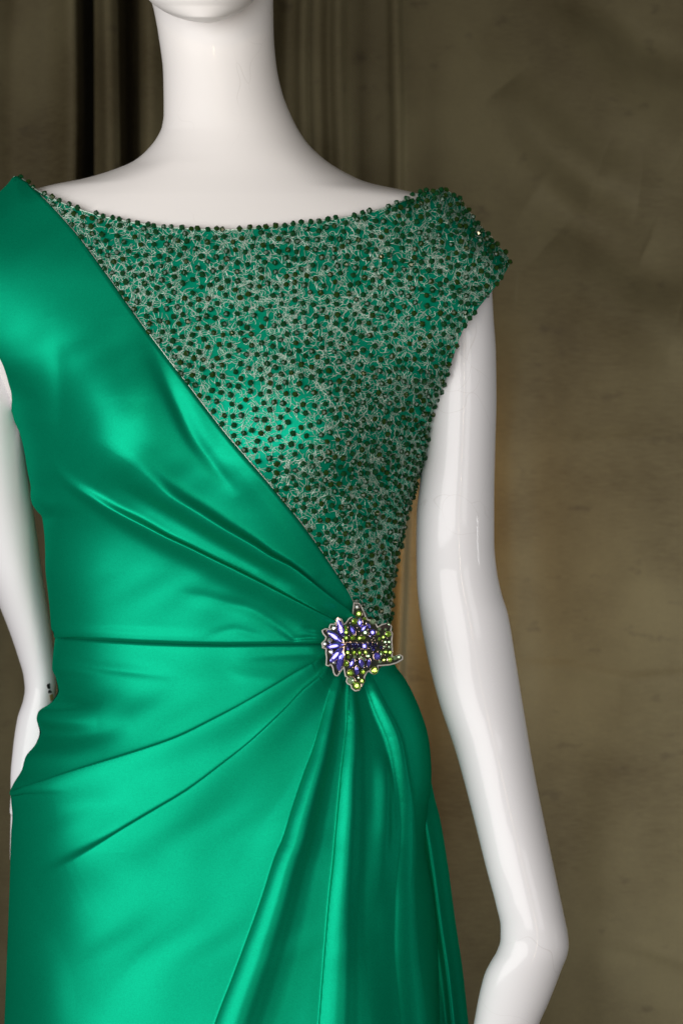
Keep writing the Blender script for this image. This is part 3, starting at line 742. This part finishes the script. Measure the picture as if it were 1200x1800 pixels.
# silver lace threads: curling walks over the panel
def threads(n, seg, step_px, curl):
    p = sample(n); a = rng.uniform(0, 2*math.pi, n); w = rng.normal(0, curl, n)
    path = [p.copy()]
    for k in range(seg):
        w = 0.72*w + rng.normal(0, curl, n)*0.7
        flipm = rng.uniform(0, 1, n) < 0.10
        a = a + w + np.where(flipm, rng.choice([-1.6, 1.6], n), 0)
        _, nq = surf(p[:, 0], p[:, 1])
        sx = np.clip(-nq[:, 1], 0.2, 1)
        p = p + step_px*np.stack([np.cos(a)*sx, np.sin(a)], 1)
        p[:, 0] = np.clip(p[:, 0], 30, 893)
        lo, hi = top_of(p[:, 0]) + 1, np.maximum(bot_of(p[:, 0], -3), top_of(p[:, 0]) + 2)
        out = (p[:, 1] < lo) | (p[:, 1] > hi)
        p[:, 1] = np.clip(p[:, 1], lo, hi); a = np.where(out, a + 2.2, a)
        path.append(p.copy())
    path = np.stack(path, 1)                                 # n, seg+1, 2
    hh = 0.0012 + 0.0009*np.sin(np.arange(seg+1)[None, :]*rng.uniform(0.5, 1.4, (n, 1)) + rng.uniform(0, 6, (n, 1)))
    Q, nq = surf(path[..., 0], path[..., 1], hh)
    T = np.gradient(Q, axis=1); T /= np.linalg.norm(T, axis=-1, keepdims=True) + 1e-12
    S = np.cross(T, nq); S /= np.linalg.norm(S, axis=-1, keepdims=True) + 1e-12
    r = 0.00014
    ring = np.stack([Q + S*r, Q + nq*r*1.3, Q - S*r], 2)     # open three-sided strip: two faces per segment
    V = ring.reshape(-1, 3)
    m = seg + 1
    base = (np.arange(n)[:, None, None]*m + np.arange(seg)[None, :, None])*3
    q1 = np.stack([base, base+1, base+4, base+3], -1); q2 = np.stack([base+1, base+2, base+5, base+4], -1)
    F = np.concatenate([q1.reshape(-1, 4), q2.reshape(-1, 4)])
    return V, F
V, F = threads(2400, 16, 4.2, 0.55)
me = bpy.data.meshes.new('lace_thread')
me.vertices.add(len(V)); me.vertices.foreach_set('co', V.ravel())
me.loops.add(F.size); me.loops.foreach_set('vertex_index', F.ravel().astype(np.int32))
me.polygons.add(len(F)); me.polygons.foreach_set('loop_start', np.arange(0, F.size, 4, dtype=np.int32))
me.update(calc_edges=True); me.validate()
o = link('lace_thread', me, M_thread); o.parent = bp; o['kind'] = 'stuff'
# beads and threads were laid out in world space: undo the parents' offset
for ch in bp.children:
    ch.matrix_parent_inverse = Matrix.Identity(4)
    ch.location = Vector(ch.location) - off - Vector(bp.location)

# ------------------------------------------------------------------ brooch
_d = lambda x, y: -float(depth(np.array(float(x)), np.array(float(y))))
yb0 = _d(606, 1132) - 0.0145
BA = (_d(655, 1132) - _d(572, 1132))/83.0*0.55
BB = -0.00015
Oz = P3(540 + 390/6, 1040 + 575/6, yb0)
br = empty('brooch', Oz, 'rhinestone brooch of violet blue and lime green stones pinned at the waist pleats', 'brooch')
def bz(zx, zy, lift=0.0):
    """a spot on the brooch: six units to a photo pixel; the plate bends back around the waist"""
    px, py = 540 + zx/6.0, 1040 + zy/6.0
    y = yb0 + BA*(px - 612) + BB*(py - 1132)
    return P3(px, py, y - lift)
U = (CAM_D + yb0)/FPX/6.0                                     # metres per unit
outline = [(492,118),(482,200),(478,262),(440,285),(405,335),(380,350),(360,290),(322,276),(296,300),(292,345),(245,345),(232,378),(250,402),(190,392),(156,412),(170,445),(200,480),(190,510),(155,545),(165,590),(200,600),(198,650),(205,695),(200,775),(225,782),(250,765),(270,800),(278,850),(295,882),(320,886),(345,850),(385,790),(395,850),(402,890),(425,902),(412,945),(425,970),(460,985),(470,1020),(505,1046),(545,1038),(568,1000),(598,950),(600,900),(625,850),(650,835),(680,860),(715,858),(745,830),(742,780),(800,776),(870,770),(940,750),(1003,712),(1000,682),(975,668),(930,680),(890,690),(895,600),(888,520),(895,440),(878,415),(885,365),(850,335),(795,345),(740,375),(715,330),(690,295),(640,300),(612,262),(596,215),(575,170),(545,125)]
oa = np.array(outline + outline[:1], float)
# plate
bmv = []; n = len(outline)
top = [bz(x, y, 0.0015) for x, y in outline]; bot = [bz(x, y, -0.0010) for x, y in outline]
import bmesh
bm = bmesh.new()
tv = [bm.verts.new(p) for p in top]; bvv = [bm.verts.new(p) for p in bot]
f1 = bm.faces.new(tv); f2 = bm.faces.new(bvv[::-1])
for i in range(n): bm.faces.new((tv[i], bvv[i], bvv[(i+1) % n], tv[(i+1) % n]))
bmesh.ops.triangulate(bm, faces=[f1, f2]); bmesh.ops.recalc_face_normals(bm, faces=bm.faces)
me = bpy.data.meshes.new('backing'); bm.to_mesh(me); bm.free()
par(link('backing', me, M_plate, smooth=False), br)
# twisted cord round the rim
tl = np.r_[0, np.cumsum(np.hypot(*np.diff(oa, axis=0).T))]
tt = np.arange(0, tl[-1], 5.0)
cx, cy = np.interp(tt, tl, oa[:, 0]), np.interp(tt, tl, oa[:, 1])
path = np.array([bz(a, b, 0.0018) for a, b in zip(cx, cy)])
v, f = tube(path, 0.00055*(1 + 0.22*np.sin(tt*0.45)), 6)
par(link('cord_edge', pyd('cord_edge', v, f), M_cord), br)

def brilliant(kind, rx, ry, h):
    """faceted stone in the xz plane facing -y; rx, ry half sizes in metres"""
    if kind == 'marquise':
        ring = [(math.sin(a)*0.98*abs(math.sin(a))**0.15, math.cos(a)) for a in np.linspace(0, 2*math.pi, 12, endpoint=False)]
        ring = [(x*(1-0.35*abs(z)**3), z) for x, z in ring]
    elif kind == 'square':
        ring = [(-.8, -1), (.8, -1), (1, -.8), (1, .8), (.8, 1), (-.8, 1), (-1, .8), (-1, -.8)]
    elif kind == 'baguette':
        ring = [(0, -1), (.55, -.72), (.95, -.2), (1.0, .3), (.8, .75), (.12, 1), (-.12, 1), (-.8, .75), (-1.0, .3), (-.95, -.2), (-.55, -.72)]
    else:
        ring = [(math.cos(a), math.sin(a)) for a in np.linspace(0, 2*math.pi, 10, endpoint=False)]
    m = len(ring); v = []
    for s, y in ((1.0, 0.0), (1.0, -0.30*h), (0.80, -0.72*h), (0.46, -h)):
        for i, (x, z) in enumerate(ring):
            q = s
            v.append((x*rx*q, y, z*ry*q))
    f = [tuple(range(m))]
    for k in range(3):
        for i in range(m):
            a, b = k*m+i, k*m+(i+1) % m
            if k == 1:                                      # split into kite-like triangles for sparkle
                c, d = (k+1)*m+(i+1) % m, (k+1)*m+i
                f += [(a, b, d), (b, c, d)] if i % 2 else [(a, b, c), (a, c, d)]
            else: f.append((a, b, (k+1)*m+(i+1) % m, (k+1)*m+i))
    f.append(tuple(3*m+i for i in range(m))[::-1])
    return v, f
def stone(name, kind, zx, zy, rx, ry, ang, m, lift=0.0016, h=None):
    h = h or 0.75*min(rx, ry)*U
    v, f = brilliant(kind, rx*U, ry*U, h)
    me = pyd(name, v, f)
    o = link(name, me, m, smooth=False)
    o.location = Vector(bz(zx, zy, lift + 0.0006))
    tilt = 0.35*max(0, (zx-600)/400)
    o.rotation_euler = (random.uniform(-.22, .22), ang, tilt + random.uniform(-.25, .15))
    par(o, br)
    # metal cup under the stone
    mr = 1.16
    w, q = brilliant(kind, rx*U*mr, ry*U*mr, 0.0007)
    s = link('setting', pyd('setting', w, q), M_gold, smooth=False); s.parent = o; s.location = (0, 0.00045, 0)
    return o
def between(name, kind, a, b, w, m, lift=0.002):
    (x0, y0), (x1, y1) = a, b
    L = math.hypot(x1-x0, y1-y0)
    # long axis is +z at angle 0; b end is the pointed outer tip for petals
    ang = math.atan2(x0-x1, -(y0-y1))
    return stone(name, kind, (x0+x1)/2, (y0+y1)/2, w/2, L/2, ang, m, lift)
hub = (382, 565)
for tip, base, w in (((322,284),(374,492),74), ((192,405),(376,538),70), ((166,592),(384,556),62), ((215,772),(374,592),70), ((318,866),(372,640),68)):
    between('petal_stone', 'baguette', base, tip, w, M_blue, 0.0028)
for a, b, w in (((555,278),(556,376),58), ((448,358),(508,456),58), ((622,352),(560,424),48), ((622,332),(662,392),44), ((494,706),(446,806),54), ((552,706),(588,806),58), ((660,706),(638,802),46), ((520,784),(522,882),50)):
    between('marquise_stone', 'marquise', a, b, w, M_blue, 0.003)
for x, y, r, mm in ((690,430,36,M_blue), (735,682,40,M_blue), (690,596,30,M_navy), (720,560,22,M_navy), (425,606,20,M_blue), (775,590,20,M_navy), (660,468,20,M_navy)):
    stone('round_stone', 'round', x, y, r, r, random.random(), mm, 0.003)
for x, y, r, mm in ((430,568,30,M_navy), (490,570,30,M_navy), (548,572,28,M_navy), (602,574,30,M_blue), (655,560,24,M_navy)):
    stone('square_stone', 'square', x, y, r, r*1.15, 0.0, mm, 0.003)
for x, y, r in ((405,385,24), (412,428,24), (405,490,28), (480,488,28), (550,490,26), (592,486,24), (425,642,25), (490,642,26), (552,642,24), (615,640,24), (500,312,32), (602,285,18), (405,755,34), (455,856,36), (585,845,28), (545,232,34), (850,447,32), (870,640,22), (825,635,22), (780,645,20), (870,714,30), (805,722,20), (575,942,28), (525,990,42), (705,830,40), (430,690,20), (740,440,22), (800,480,20), (760,500,18)):
    stone('round_stone', 'round', x, y, r, r, random.random(), M_lime, 0.0022)
for x, y, r in ((612,432,30), (592,716,26), (462,936,40), (690,318,32), (920,700,24), (962,690,20), (765,738,18), (640,680,22), (500,690,20), (560,690,18), (820,532,18), (860,532,18), (866,582,20), (810,582,18), (770,660,22), (540,908,16), (850,350,20), (760,395,20), (820,395,18)):
    stone('round_stone', 'round', x, y, r, r, random.random(), M_pale, 0.0022)
for x, y, r in ((525,160,28), (280,385,26), (235,515,26), (250,636,26), (185,550,22), (285,748,18), (230,440,14)):
    stone('clear_stone', 'round', x, y, r, r, random.random(), M_clear, 0.002)
pm = bpy.data.meshes.new('prong')
bm = bmesh.new(); bmesh.ops.create_icosphere(bm, subdivisions=1, radius=0.0006); bm.to_mesh(pm); bm.free(); pm.materials.append(M_gold)
for x, y in ((525,382), (545,420), (410,540), (590,545), (590,605), (520,728), (540,890), (512,940), (390,560), (385,580), (455,540), (470,605), (525,545), (570,605), (640,540), (650,600), (680,510), (700,490), (712,515), (690,535), (735,545), (655,440), (640,400), (600,800), (480,800), (630,790), (550,300), (585,350), (450,330), (415,575), (500,455), (440,465), (570,460), (525,660), (455,665), (585,665), (690,640), (760,690), (800,600), (835,560), (840,490), (790,520), (820,670), (900,630), (745,630), (340,840), (255,712), (330,345), (205,415), (180,575)):
    o = bpy.data.objects.new('prong', pm); COL.objects.link(o)
    o.location = Vector(bz(x, y, 0.0052)); par(o, br)
# bent metal tab at the far edge
tab = [(770,372),(800,350),(842,338),(880,372),(850,385),(815,385),(800,410)]
v = [bz(x, y, 0.004) for x, y in tab] + [bz(x, y, 0.0032) for x, y in tab]; m_ = len(tab)
f = [tuple(range(m_)), tuple(range(2*m_-1, m_-1, -1))] + [(i, i+m_, (i+1) % m_+m_, (i+1) % m_) for i in range(m_)]
par(link('metal_leaf', pyd('metal_leaf', v, f), M_gold, smooth=False), br)
